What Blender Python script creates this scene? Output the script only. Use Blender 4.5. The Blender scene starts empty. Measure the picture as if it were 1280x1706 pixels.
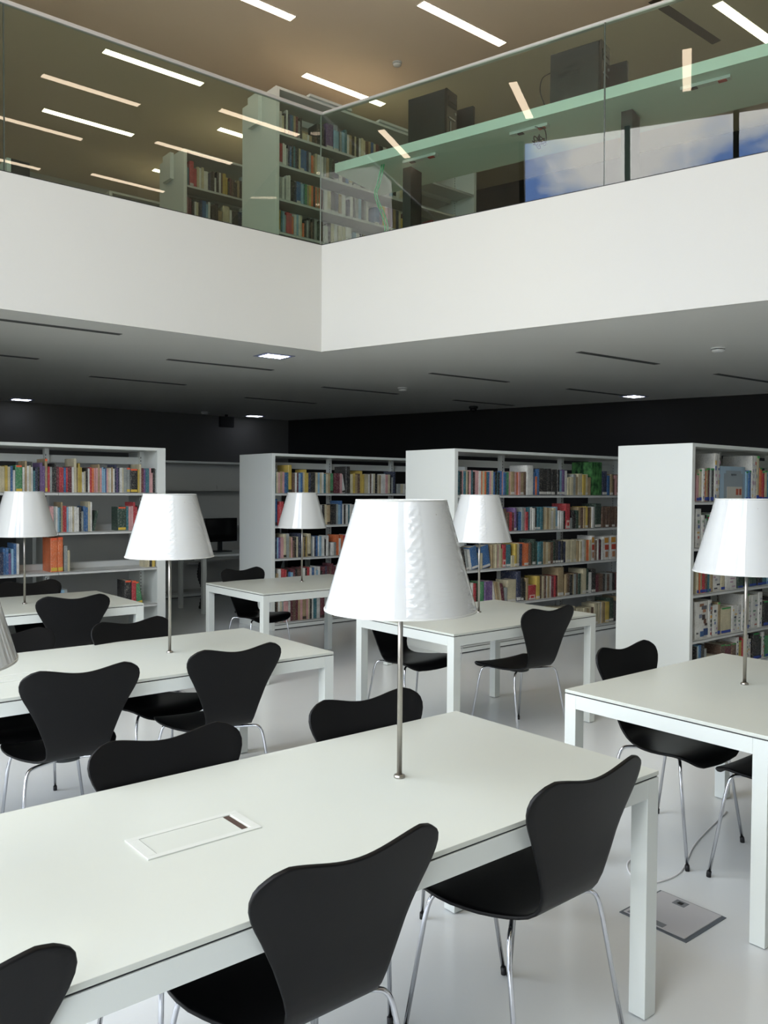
import bpy, bmesh, math, random
from mathutils import Vector, Matrix, Euler
random.seed(7)
SC = bpy.context.scene
COL = SC.collection

# ---------------------------------------------------------------- camera
YAW = 50.559687 ; PITCH = -1.489592 ; ROLL = 0.387615 ; FPX = 1398.76
EYE = 1.55
def make_camera():
    cam = bpy.data.cameras.new('camera'); co = bpy.data.objects.new('camera', cam); COL.objects.link(co)
    ya, pi_, ro = map(math.radians, (YAW, PITCH, ROLL))
    F = Vector((math.cos(ya)*math.cos(pi_), math.sin(ya)*math.cos(pi_), math.sin(pi_)))
    R = Vector((math.sin(ya), -math.cos(ya), 0)); U = R.cross(F)
    r = math.cos(ro)*R + math.sin(ro)*U; u = -math.sin(ro)*R + math.cos(ro)*U
    m = Matrix((r, u, -F)).transposed().to_4x4(); m.translation = (0, 0, EYE)
    co.matrix_world = m
    cam.sensor_fit = 'VERTICAL'; cam.sensor_height = 24; cam.lens = 24*FPX/1706
    cam.clip_start = .02; cam.clip_end = 300
    SC.camera = co
make_camera()

# ---------------------------------------------------------------- view, sky
SC.view_settings.view_transform = 'Standard'; SC.view_settings.look = 'None'
SC.view_settings.gamma = 1; SC.view_settings.use_curve_mapping = False
SC.view_settings.exposure = 0.0
SKY = 8.1
w = bpy.data.worlds.new('sky'); SC.world = w; w.use_nodes = True
nt = w.node_tree; nt.nodes.clear()
def N(t, **k):
    n = nt.nodes.new(t)
    for a, b in k.items(): setattr(n, a, b)
    return n
tc = N('ShaderNodeTexCoord'); mp = N('ShaderNodeMapping'); mp.inputs['Scale'].default_value = (1, 1, 1.8); mp.inputs['Location'].default_value = (.4, .75, .1)
no = N('ShaderNodeTexNoise'); no.inputs['Scale'].default_value = 4.6; no.inputs['Detail'].default_value = 7; no.inputs['Roughness'].default_value = .55
cr = N('ShaderNodeValToRGB'); cr.color_ramp.elements[0].position = .385; cr.color_ramp.elements[0].color = (.17, .30, .66, 1)
cr.color_ramp.elements[1].position = .53; cr.color_ramp.elements[1].color = (1.0, .975, .925, 1)
e = cr.color_ramp.elements.new(.455); e.color = (.66, .72, .82, 1)
bg = N('ShaderNodeBackground'); bg.inputs['Strength'].default_value = SKY
ou = N('ShaderNodeOutputWorld')
L = nt.links.new
L(tc.outputs['Generated'], mp.inputs['Vector']); L(mp.outputs['Vector'], no.inputs['Vector']); L(no.outputs['Fac'], cr.inputs['Fac'])
L(cr.outputs['Color'], bg.inputs['Color']); L(bg.outputs['Background'], ou.inputs['Surface'])

# window portal lights (guide the daylight that comes in through the real windows)
def portal(name, loc, rot, sx, sy):
    l = bpy.data.lights.new(name, 'AREA'); l.shape = 'RECTANGLE'; l.size = sx; l.size_y = sy; l.cycles.is_portal = True
    o = bpy.data.objects.new(name, l); COL.objects.link(o); o.location = loc; o.rotation_euler = rot
portal('window_portal', (-.37, 2.73, 3.2), (0, math.radians(-90), 0), 6.3, 5.5)
portal('window_portal.001', (2.9, -3.94, 1.6), (math.radians(90), 0, 0), 3.6, 3.1)

# ---------------------------------------------------------------- helpers
def srgb(h):
    if isinstance(h, str): c = [int(h[i:i+2], 16)/255 for i in (0, 2, 4)]
    else: c = [v/255 for v in h]
    return tuple(v/12.92 if v <= .04045 else ((v+.055)/1.055)**2.4 for v in c)
MATS = {}
def mat(name, col, rough=.5, metal=0, coat=0, coat_rough=.05, var=0, scale=8, bump=0, bscale=60, spec=.5, emit=None, estr=0, trans=0):
    if name in MATS: return MATS[name]
    m = bpy.data.materials.new(name); m.use_nodes = True; t = m.node_tree; b = t.nodes['Principled BSDF']
    c = srgb(col) if (isinstance(col, str) or max(col) > 1.5) else col
    b.inputs['Base Color'].default_value = (*c, 1); b.inputs['Roughness'].default_value = rough
    b.inputs['Metallic'].default_value = metal; b.inputs['Coat Weight'].default_value = coat; b.inputs['Coat Roughness'].default_value = coat_rough
    b.inputs['Specular IOR Level'].default_value = spec
    if emit: b.inputs['Emission Color'].default_value = (*emit, 1); b.inputs['Emission Strength'].default_value = estr
    tcn = t.nodes.new('ShaderNodeTexCoord')
    if var:
        n = t.nodes.new('ShaderNodeTexNoise'); n.inputs['Scale'].default_value = scale; n.inputs['Detail'].default_value = 5
        mx = t.nodes.new('ShaderNodeMix'); mx.data_type = 'RGBA'
        mx.inputs[6].default_value = (*[v*(1-var) for v in c], 1); mx.inputs[7].default_value = (*[min(1, v*(1+var)) for v in c], 1)
        t.links.new(tcn.outputs['Object'], n.inputs['Vector']); t.links.new(n.outputs['Fac'], mx.inputs[0]); t.links.new(mx.outputs[2], b.inputs['Base Color'])
    if bump:
        n = t.nodes.new('ShaderNodeTexNoise'); n.inputs['Scale'].default_value = bscale; n.inputs['Detail'].default_value = 4
        bp = t.nodes.new('ShaderNodeBump'); bp.inputs['Strength'].default_value = bump; bp.inputs['Distance'].default_value = .01
        t.links.new(tcn.outputs['Object'], n.inputs['Vector']); t.links.new(n.outputs['Fac'], bp.inputs['Height']); t.links.new(bp.outputs['Normal'], b.inputs['Normal'])
    MATS[name] = m; return m
def glass_mat(name, tint):
    # thin flat pane: mirror reflection by Fresnel on the side facing the viewer, tinted clear transmission
    m = bpy.data.materials.new(name); m.use_nodes = True; t = m.node_tree; t.nodes.clear()
    o = t.nodes.new('ShaderNodeOutputMaterial'); mix = t.nodes.new('ShaderNodeMixShader')
    tr = t.nodes.new('ShaderNodeBsdfTransparent'); tr.inputs['Color'].default_value = (*tint, 1)
    gl = t.nodes.new('ShaderNodeBsdfGlossy'); gl.inputs['Roughness'].default_value = 0.0
    fr = t.nodes.new('ShaderNodeFresnel'); fr.inputs['IOR'].default_value = 1.5
    ge = t.nodes.new('ShaderNodeNewGeometry')
    a = t.nodes.new('ShaderNodeMath'); a.operation = 'MULTIPLY'; a.inputs[1].default_value = 1.85
    s = t.nodes.new('ShaderNodeMath'); s.operation = 'SUBTRACT'; s.inputs[0].default_value = 1
    p = t.nodes.new('ShaderNodeMath'); p.operation = 'MULTIPLY'; p.use_clamp = True
    k = t.links.new
    k(fr.outputs[0], a.inputs[0]); k(ge.outputs['Backfacing'], s.inputs[1]); k(a.outputs[0], p.inputs[0]); k(s.outputs[0], p.inputs[1])
    k(p.outputs[0], mix.inputs[0]); k(tr.outputs[0], mix.inputs[1]); k(gl.outputs[0], mix.inputs[2]); k(mix.outputs[0], o.inputs[0])
    return m

def bx(bm, x0, x1, y0, y1, z0, z1, M=None, mi=0):
    vs = [bm.verts.new(Vector(p) if M is None else M @ Vector(p)) for p in
          ((x0,y0,z0),(x1,y0,z0),(x1,y1,z0),(x0,y1,z0),(x0,y0,z1),(x1,y0,z1),(x1,y1,z1),(x0,y1,z1))]
    for f in ((3,2,1,0),(4,5,6,7),(0,1,5,4),(1,2,6,5),(2,3,7,6),(3,0,4,7)):
        q = bm.faces.new([vs[i] for i in f]); q.material_index = mi
def prism(bm, pts, z0, z1, M=None):
    a = [bm.verts.new((M @ Vector((x, y, z0))) if M else (x, y, z0)) for x, y in pts]; b = [bm.verts.new((M @ Vector((x, y, z1))) if M else (x, y, z1)) for x, y in pts]
    n = len(pts); bm.faces.new(a[::-1]); bm.faces.new(b)
    for i in range(n): bm.faces.new((a[i], a[(i+1) % n], b[(i+1) % n], b[i]))
def lathe(bm, prof, n=32, cx=0, cy=0, cap=True):
    rings = [[bm.verts.new((cx+r*math.cos(2*math.pi*i/n), cy+r*math.sin(2*math.pi*i/n), z)) for i in range(n)] for r, z in prof]
    for a, b in zip(rings, rings[1:]):
        for i in range(n):
            f = bm.faces.new((a[i], a[(i+1) % n], b[(i+1) % n], b[i])); f.smooth = True
    if cap: bm.faces.new(rings[0][::-1]); bm.faces.new(rings[-1])
def tube(bm, pts, r, n=10, cap=True, radii=None):
    pts = [Vector(p) for p in pts]; rings = []
    up = None
    for i, p in enumerate(pts):
        d = (pts[min(i+1, len(pts)-1)] - pts[max(i-1, 0)]).normalized()
        if up is None: up = d.orthogonal().normalized()
        else: up = (up - d*up.dot(d)).normalized()
        s = d.cross(up); rr = radii[i] if radii else r
        rings.append([bm.verts.new(p + rr*(math.cos(2*math.pi*k/n)*up + math.sin(2*math.pi*k/n)*s)) for k in range(n)])
    for a, b in zip(rings, rings[1:]):
        for k in range(n):
            f = bm.faces.new((a[k], a[(k+1) % n], b[(k+1) % n], b[k])); f.smooth = True
    if cap: bm.faces.new(rings[0][::-1]); bm.faces.new(rings[-1])
def smooth_path(pts, k=6):
    P = [Vector(p) for p in pts]; P = [P[0]*2-P[1]] + P + [P[-1]*2-P[-2]]; out = []
    for i in range(1, len(P)-2):
        a, b, c, d = P[i-1:i+3]
        for j in range(k):
            t = j/k; out.append(.5*((2*b)+(c-a)*t+(2*a-5*b+4*c-d)*t*t+(3*b-a-3*c+d)*t**3))
    out.append(P[-2]); return out
def obj(name, bm, m, parent=None, bevel=0, recalc=True):
    if recalc: bmesh.ops.recalc_face_normals(bm, faces=bm.faces)
    me = bpy.data.meshes.new(name); bm.to_mesh(me); bm.free()
    for q in (m if isinstance(m, (list, tuple)) else [m]): me.materials.append(q)
    o = bpy.data.objects.new(name, me); COL.objects.link(o)
    if parent: o.parent = parent
    if bevel:
        b = o.modifiers.new('bevel', 'BEVEL'); b.width = bevel; b.segments = 2; b.limit_method = 'ANGLE'
    return o
def boxobj(name, dims, m, parent=None, bevel=0, M=None):
    bm = bmesh.new(); bx(bm, *dims, M=M); return obj(name, bm, m, parent, bevel)
def struct(o): o['kind'] = 'structure'; return o
def thing(name, label, cat, loc=(0,0,0), rz=0, group=None):
    o = bpy.data.objects.new(name, None); COL.objects.link(o); o.location = loc; o.rotation_euler = (0, 0, rz); o.empty_display_size = .1
    o['label'] = label; o['category'] = cat
    if group: o['group'] = group
    return o
def tag(o, label, cat, group=None):
    o['label'] = label; o['category'] = cat
    if group: o['group'] = group
    return o
def copy_tree(o, parent=None):
    c = o.copy(); COL.objects.link(c)
    if parent: c.parent = parent
    for ch in o.children: copy_tree(ch, c)
    return c

# ---------------------------------------------------------------- materials
WHITE = mat('white_paint', (210,210,204), .6, bump=.04, bscale=120)
SOFFIT = mat('soffit_paint', (236,236,230), .7)
FLOOR = mat('resin_floor', (217,221,221), .22, var=.04, scale=1.2, bump=.01, bscale=3)
BLACKWALL = mat('black_wall_paint', (24,24,24), .85)
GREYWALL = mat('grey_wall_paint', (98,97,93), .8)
UCEIL = mat('warm_ceiling_paint', (250,230,206), .8)
TABLE = mat('table_laminate', (196,200,191), .34, var=.01, bump=.02, bscale=400)
TFRAME = mat('white_powder_coat', (206,211,206), .35)
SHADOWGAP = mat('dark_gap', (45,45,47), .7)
CASE = mat('white_shelf_metal', (220,224,219), .42)
CASEIN = mat('white_shelf_board', (200,202,198), .45)
BLK = mat('black_lacquered_plywood', (9,9,10), .42, bump=.02, bscale=300, spec=.22)
CHROME = mat('chrome', (205,207,212), .12, metal=1)
STEEL = mat('brushed_steel', (176,172,165), .28, metal=1)
RUBBER = mat('black_rubber', (18,18,20), .6)
PLASTIC = mat('white_plastic', (228,230,228), .4)
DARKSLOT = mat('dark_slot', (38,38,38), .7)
LOUVRE = mat('grey_louvre', (84,85,83), .7)
BOXWHITE = mat('power_box_white', (204,207,200), .35)
PCBLK = mat('dark_grey_computer_case', (24,29,31), .45)
PCFRONT = mat('black_gloss_plastic', (16,16,18), .25)
SILVER = mat('silver_trim', (170,170,172), .3, metal=.8)
MINT = mat('pale_desk_edge', (238,250,242), .4)
RAIL = mat('rail_aluminium', (205,203,200), .35, metal=.3)
GREENCABLE = mat('green_cable', (60,190,120), .45)
BLACKCABLE = mat('black_cable', (20,20,22), .5)
WHITECABLE = mat('white_cable', (225,225,225), .5)
RED = mat('red_socket', (190,40,35), .5)
TAPE = mat('grey_tape', (120,124,128), .6)
LAMPON = mat('warm_light_diffuser', (255,240,220), .5, emit=(1, .80, .58), estr=12)
LEDON = mat('led_points', (255,255,255), .5, emit=(.85, .9, 1), estr=14)
GLASS = glass_mat('green_tinted_glass', (.78, .86, .81))
CLEAR = glass_mat('clear_window_glass', (.97, .98, .98))
def shade_mat():
    # white card shade still wrapped in clear film: glossy coat, wrinkled along its heat-sealed seam
    m = bpy.data.materials.new('film_wrapped_shade'); m.use_nodes = True; t = m.node_tree; b = t.nodes['Principled BSDF']
    b.inputs['Base Color'].default_value = (.60, .62, .61, 1); b.inputs['Roughness'].default_value = .6
    b.inputs['Coat Weight'].default_value = 1; b.inputs['Coat Roughness'].default_value = .02; b.inputs['Coat IOR'].default_value = 1.75
    k = t.links.new
    def nd(ty, **q):
        n = t.nodes.new(ty)
        for a_, v in q.items(): setattr(n, a_, v)
        return n
    tcn = nd('ShaderNodeTexCoord'); gr_ = nd('ShaderNodeTexGradient', gradient_type='RADIAL'); k(tcn.outputs['Object'], gr_.inputs[0])
    mask = nd('ShaderNodeValToRGB'); e_ = mask.color_ramp.elements
    e_[0].position = .455; e_[0].color = (0, 0, 0, 1); e_[1].position = .495; e_[1].color = (1, 1, 1, 1)
    q = e_.new(.51); q.color = (.1, .1, .1, 1); q = e_.new(.60); q.color = (.35, .35, .35, 1); q = e_.new(.68); q.color = (0, 0, 0, 1)
    k(gr_.outputs[0], mask.inputs[0])
    mp_ = nd('ShaderNodeMapping'); mp_.inputs['Scale'].default_value = (7, 7, 38); k(tcn.outputs['Object'], mp_.inputs[0])
    n = nd('ShaderNodeTexNoise'); n.inputs['Scale'].default_value = 1.6; n.inputs['Detail'].default_value = 5; n.inputs['Distortion'].default_value = 1.2; k(mp_.outputs[0], n.inputs['Vector'])
    mu = nd('ShaderNodeMath', operation='MULTIPLY'); k(n.outputs[0], mu.inputs[0]); k(mask.outputs[0], mu.inputs[1])
    n2 = nd('ShaderNodeTexNoise'); n2.inputs['Scale'].default_value = 6; k(tcn.outputs['Object'], n2.inputs['Vector'])
    ad = nd('ShaderNodeMath', operation='MULTIPLY_ADD'); ad.inputs[1].default_value = .06; k(n2.outputs[0], ad.inputs[0]); k(mu.outputs[0], ad.inputs[2])
    bp = nd('ShaderNodeBump'); bp.inputs['Strength'].default_value = 1; bp.inputs['Distance'].default_value = .02; k(ad.outputs[0], bp.inputs['Height']); k(bp.outputs[0], b.inputs['Coat Normal'])
    tl = nd('ShaderNodeBsdfTranslucent'); tl.inputs['Color'].default_value = (.85, .85, .83, 1)
    mx = nd('ShaderNodeMixShader'); mx.inputs[0].default_value = .10
    o = t.nodes['Material Output']; k(b.outputs[0], mx.inputs[1]); k(tl.outputs[0], mx.inputs[2]); k(mx.outputs[0], o.inputs[0])
    return m
SHADE = shade_mat()
SHADEIN = mat('white_shade_lining', (200,202,198), .7)

# ---------------------------------------------------------------- room shell
TH = .2686; NX, NY = math.cos(TH), math.sin(TH)          # skewed wing: normal direction
def SK(n, s, z=0): return Vector((n*NX - s*NY, n*NY + s*NX, z))   # n across the skewed wing, s along it
ZS, ZF, ZC = 2.85, 3.845, 6.36                            # soffit, upper floor, upper ceiling
NG = 6.151                                                # distance of the skewed parapet
NB = 11.92                                                # distance of the black wall
CX, CY = 4.585, 6.52                                      # inner corner of the void
WXW = -.42; YF = 13.40; YB = -4.0
def skx(n, y): return (n - y*NY)/NX
def sbox(name, n0, n1, s0, s1, z0, z1, m, parent=None, bevel=0):
    M = Matrix.Rotation(TH, 4, 'Z'); return boxobj(name, (n0, n1, s0, s1, z0, z1), m, parent, bevel, M)
outer = [(WXW-.14, YB-.3), (skx(NB, YB-.3)+.3, YB-.3), (skx(NB, YF+.3)+.3, YF+.3), (WXW-.14, YF+.3)]
bm = bmesh.new(); prism(bm, outer, -.2, 0); struct(obj('floor', bm, FLOOR))
bm = bmesh.new(); prism(bm, outer, ZC, ZC+.2); struct(obj('ceiling', bm, UCEIL))
slab = [(WXW, CY+.02), (CX+.02, CY+.02), (skx(NG+.02, YB), YB), (skx(NB, YB), YB), (skx(NB, YF), YF), (WXW, YF)]
bm = bmesh.new(); prism(bm, slab, ZS+.001, ZS+.2); struct(obj('ceiling_lower', bm, SOFFIT))
bm = bmesh.new(); prism(bm, slab, ZF-.2, ZF-.02); struct(obj('floor_upper', bm, mat('pale_carpet', (186,184,176), .9)))
struct(boxobj('wall_parapet_left', (WXW, CX, CY, CY+.02, ZS, ZF), WHITE))
bm = bmesh.new(); prism(bm, [(CX, CY), (skx(NG, YB), YB), (skx(NG, YB)+.02, YB), (CX+.02, CY+.02)], ZS, ZF)
struct(obj('wall_parapet_right', bm, WHITE))
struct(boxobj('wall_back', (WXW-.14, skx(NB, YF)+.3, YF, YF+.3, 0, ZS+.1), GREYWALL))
struct(boxobj('wall_back_upper', (WXW-.14, skx(NB, YF)+.3, YF, YF+.3, ZS+.1, ZC), WHITE))
bm = bmesh.new(); prism(bm, [(skx(NB, YB-.3), YB-.3), (skx(NB, YB-.3)+.3, YB-.3), (skx(NB, YF)+.3, YF), (skx(NB, YF), YF)], 0, ZC)
struct(obj('wall_right', bm, BLACKWALL))
# window wall on the left, glazed from floor to ceiling between y=-0.05 and 5.5
wy0, wy1 = -.05, 5.60
bm = bmesh.new(); bx(bm, WXW-.14, WXW, YB-.3, wy0, 0, ZC); bx(bm, WXW-.14, WXW, wy1, YF+.3, 0, ZC); struct(obj('wall_left', bm, WHITE))
FR = mat('dark_window_frame', (40,42,45), .5)
mul = [-.05, 1.32, 2.69, 4.09, 5.60]
bm = bmesh.new()
for y in mul[1:-1]: bx(bm, WXW-.12, WXW-.01, y-.035, y+.035, .05, ZC)
bx(bm, WXW-.12, WXW-.01, wy0, wy0+.07, .05, ZC); bx(bm, WXW-.12, WXW-.01, wy1-.07, wy1, .05, ZC)
win = struct(obj('window_1', bm, FR))
struct(boxobj('trim_1', (WXW-.13, WXW, wy0, wy1, 0, .05), FR))
for a, b in zip(mul, mul[1:]): boxobj('pane', (WXW-.07, WXW-.055, a+.03, b-.03, .05, ZC), CLEAR, win)
# back wall behind the photographer, with two tall windows
bm = bmesh.new()
xr = skx(NB, YB)
wins = [(1.2, 1.55), (4.2, 4.6)]
segs = [(WXW, 1.2), (1.55, 4.2), (4.6, xr)]
for a, b in segs: bx(bm, a, b, YB-.3, YB, 0, ZC)
for a, b in wins: bx(bm, a, b, YB-.3, YB, 3.0, ZC)
struct(obj('wall_front', bm, WHITE))
for i, (a, b) in enumerate(wins):
    bm = bmesh.new(); bx(bm, a, a+.06, YB-.15, YB-.05, 0, 3.0); bx(bm, b-.06, b, YB-.15, YB-.05, 0, 3.0); bx(bm, a, b, YB-.15, YB-.05, 0, .08); bx(bm, a+.06, b-.06, YB-.15, YB-.05, 2.92, 3.0)
    wn = struct(obj('window_%d' % (i+2), bm, FR)); boxobj('pane', (a+.05, b-.05, YB-.11, YB-.095, .08, 2.95), CLEAR, wn)
# terrace outside
bm = bmesh.new(); bx(bm, -60, 60, -60, 60, -.45, -.25); struct(obj('floor_terrace', bm, mat('pale_paving', (150,148,142), .8, var=.08, scale=.6)))

# ---------------------------------------------------------------- glass balustrade
ZG0, ZG1 = ZF, 5.06
TILT = math.radians(-1.4)
def pane_skew(s0, s1):
    M = Matrix.Translation((0, 0, 0))
    bm = bmesh.new(); bx(bm, -.006, .006, s0, s1, -.03, ZG1-ZG0)
    o = obj('glass_pane', bm, GLASS, gr); o.location = SK(NG+.03, 0, ZG0); o.rotation_euler = Euler((0, TILT, TH), 'XYZ'); return o
gl = thing('glass_balustrade', 'frameless green-tinted glass balustrade with slim pale rail on the left parapet', 'balustrade')
xs = [WXW+.02, 1.775, CX-.0]
for a, b in zip(xs, xs[1:]): boxobj('glass_pane', (a+.006, b-.004, CY+.024, CY+.036, ZG0-.03, ZG1), GLASS, gl)
boxobj('handrail', (WXW, CX+.02, CY+.012, CY+.048, ZG1, ZG1+.03), RAIL, gl, .003)
boxobj('base_channel', (WXW, CX+.02, CY+.005, CY+.055, ZF-.02, ZF+.008), DARKSLOT, gl)
gr = thing('glass_balustrade', 'frameless green-tinted glass balustrade with slim pale rail on the right parapet', 'balustrade')
scorner = -CX*NY + (CY+.03)*NX
smin = (YB - (NG)*NY)/NX + .05
sx = [smin, -.36, 2.34, scorner]
for a, b in zip(sx, sx[1:]): pane_skew(a+.004, b-.004)
sbox('handrail', NG+.012, NG+.048, smin, scorner, ZG1, ZG1+.03, RAIL, gr, .003)
sbox('base_channel', NG+.005, NG+.055, smin, scorner, ZF-.02, ZF+.008, DARKSLOT, gr)

# ---------------------------------------------------------------- ceiling lights of the upper hall and the void
def ceiling_light():
    t = thing('ceiling_light', 'x', 'ceiling light')
    boxobj('frame', (-.60, .60, -.062, .062, -.006, .0), mat('light_frame', (225,215,200), .5), t)
    boxobj('diffuser', (-.59, .59, -.05, .05, -.0085, -.0055), LAMPON, t)
    return t
vis = {(4.13,9.2):'lit strip light through the left glass, upper of the two side by side',
 (4.08,11.12):'lit strip light through the left glass, lower of the two side by side',
 (6.19,6.29):'lit strip light on the warm upper ceiling near the top centre',
 (6.11,8.22):'lit strip light crossing over the balustrade corner and the upper bookcase top',
 (8.42,4.41):'lit strip light at the top right above the upper desk',
 (6.06,10.17):'short visible piece of a lit strip light left of the upper corner bookcase',
 (4.19,7.33):'lit strip light cut by the top edge, left of centre',
 (6.0,12.1):'tiny far lit strip light just left of the rear upper bookcase',
 (3.78,2.88):'strip light reflected in the left glass, topmost reflection there',
 (3.6,1.38):'strip light reflected in the left glass, cut by the left edge',
 (5.8,3.43):'strip light reflected in the left glass across the corner bookcase end panel',
 (5.6,1.96):'strip light reflected in the left glass across the rear bookcase top',
 (5.35,.2):'strip light reflected low in the left glass, left of the rear bookcase',
 (3.5,-.12):'short strip light reflected lowest in the left glass by the pane joint',
 (.965,5.3):'strip light reflected in the right glass between the two computer towers',
 (1.045,3.31):'strip light reflected in the right glass right of both computer towers',
 (.19,7.285):'strip light reflected in the right glass left of both computer towers'}
proto = ceiling_light(); first = True
for (x, y), lb in vis.items():
    o = proto if first else copy_tree(proto); first = False
    o.location = (x, y, ZC); o['label'] = lb; o['group'] = 'lit ceiling strip lights'
tag(boxobj('ceiling_vent', (7.3, 8.5, 4.74, 4.84, ZC-.006, ZC), mat('vent_grey', (96,86,76), .6)), 'unlit dark linear vent in the upper ceiling behind the right glass', 'vent')

SEAL = mat('dark_joint_seal', (66,74,66), .4)
boxobj('joint_seal', (1.771, 1.781, CY+.026, CY+.034, ZF, ZG1), SEAL, gl)
M_ = Matrix.Rotation(TH, 4, 'Z')
for q in (-.36, 2.34):
    bm = bmesh.new(); bx(bm, -.005, .005, q-.005, q+.005, 0, ZG1-ZG0); o = obj('joint_seal', bm, SEAL, gr); o.location = SK(NG+.03, 0, ZG0); o.rotation_euler = Euler((0, TILT, TH), 'XYZ')
bm = bmesh.new(); bx(bm, CX-.004, CX+.004, CY+.020, CY+.028, ZF, ZG1); obj('corner_seal', bm, mat('pale_corner_seal', (150,158,150), .3), gl)
def detector(name, x, y, z, label, r=.05):
    t = thing(name, label, 'smoke detector', (x, y, z))
    bm = bmesh.new(); lathe(bm, [(r*1.05, 0), (r*1.05, -.012), (r, -.014)], 24); obj('base', bm, PLASTIC, t)
    bm = bmesh.new(); lathe(bm, [(r*.72, -.014), (r*.75, -.02)], 24); obj('vent_ring', bm, DARKSLOT, t)
    bm = bmesh.new(); lathe(bm, [(r*.92, -.02), (r*.9, -.034), (r*.6, -.043), (.004, -.045)], 24); obj('cap', bm, PLASTIC, t)
    return t
detector('smoke_detector', 6.168, 7.319, ZC, 'small white smoke detector on the warm upper ceiling')
detector('smoke_detector', 7.12, 3.948, ZS, 'white smoke detector on the grey soffit at the right', .06)
detector('smoke_detector', 6.962, 8.109, ZS, 'white smoke detector near the middle of the grey soffit', .06)
detector('smoke_detector', 6.68, 12.9, ZS, 'faint smoke detector deep in the shade, left of the small dark box', .06)
t = thing('dome_camera', 'small dark dome camera on the soffit in front of the black wall', 'camera', (9.297, 9.15, ZS))
bm = bmesh.new(); lathe(bm, [(.07, 0), (.07, -.03), (.06, -.035)], 24); obj('mount', bm, PCBLK, t)
bm = bmesh.new(); lathe(bm, [(.055, -.035), (.05, -.06), (.03, -.08), (.003, -.088)], 24); obj('dome', bm, PCFRONT, t)
# unlit linear fittings of the soffit
def slot(): 
    t = thing('recessed_fitting', 'x', 'ceiling fitting')
    boxobj('frame', (-.60, .60, -.035, .035, -.004, 0), mat('slot_frame', (110,111,108), .6), t)
    boxobj('dark_louvre', (-.585, .585, -.028, .028, -.0055, -.0035), LOUVRE, t); return t
SL = [(2.2, 6.93, 'unlit recessed strip in the soffit at the left edge, under the parapet'), (2.1, 8.80, 'unlit recessed strip cut by the left edge of the photo, second row'),
 (4.29, 7.90, 'unlit recessed strip left of the bright square downlight near the corner'), (4.17, 9.73, 'unlit recessed strip in the darker soffit above the far-left bookcase'),
 (6.76, 8.70, 'unlit recessed strip just left of the middle smoke detector'), (6.98, 4.89, 'unlit recessed strip nearest the right smoke detector'),
 (6.92, 6.86, 'unlit recessed strip directly right of the middle smoke detector'), (9.17, 6.74, 'unlit recessed strip beside the right square downlight'),
 (9.27, 4.80, 'unlit recessed strip cut by the right edge of the photo'), (9.04, 8.67, 'unlit recessed strip close to the small dome camera'), (6.65, 10.46, 'faint unlit recessed strip deep in the dark soffit, left of the black wall')]
pr_ = slot()
for i, (x, y, lb) in enumerate(SL):
    o = pr_ if i == 0 else copy_tree(pr_); o.location = (x, y, ZS); o.rotation_euler.z = math.radians(-3 if x > 4.2 and y < 9 else -1); o['label'] = lb; o['group'] = 'unlit recessed strips in the soffit'
def led(x, y, lb, s=1):
    t = thing('square_downlight', lb, 'downlight', (x, y, ZS), math.radians(-2), 'bright square downlights in the soffit')
    boxobj('frame', (-.16, .16, -.13, .13, -.005, 0), mat('led_frame', (150,155,185), .4), t)
    bm = bmesh.new(); bx(bm, -.125, .125, -.095, .095, -.0065, -.0045); obj('reflector', bm, mat('led_tray', (190,195,235), .3, emit=(.6, .66, 1), estr=1.6), t)
    bm = bmesh.new()
    for i in range(6):
        for j in range(4): bx(bm, -.115+i*.04, -.09+i*.04, -.085+j*.046, -.06+j*.046, -.009, -.006)
    o = obj('led_points', bm, LEDON, t)
led(4.385, 7.03, 'bright square downlight just below the corner of the parapet')
led(9.9, 6.70, 'bright square downlight at the right in front of the black wall')
led(7.7, 13.0, 'bright square downlight deep in the shade beside the small dark box')
led(3.75, 13.0, 'bright square downlight at the left edge above the far-left bookcase')
t = thing('sign_box', 'small dark exit sign box hanging in the shaded back of the lower floor', 'sign', (7.2, 13.1, ZS))
boxobj('bracket', (-.02, .02, -.02, .02, -.04, 0), DARKSLOT, t); boxobj('housing', (-.13, .13, -.04, .04, -.22, -.04), DARKSLOT, t, .004)

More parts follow.
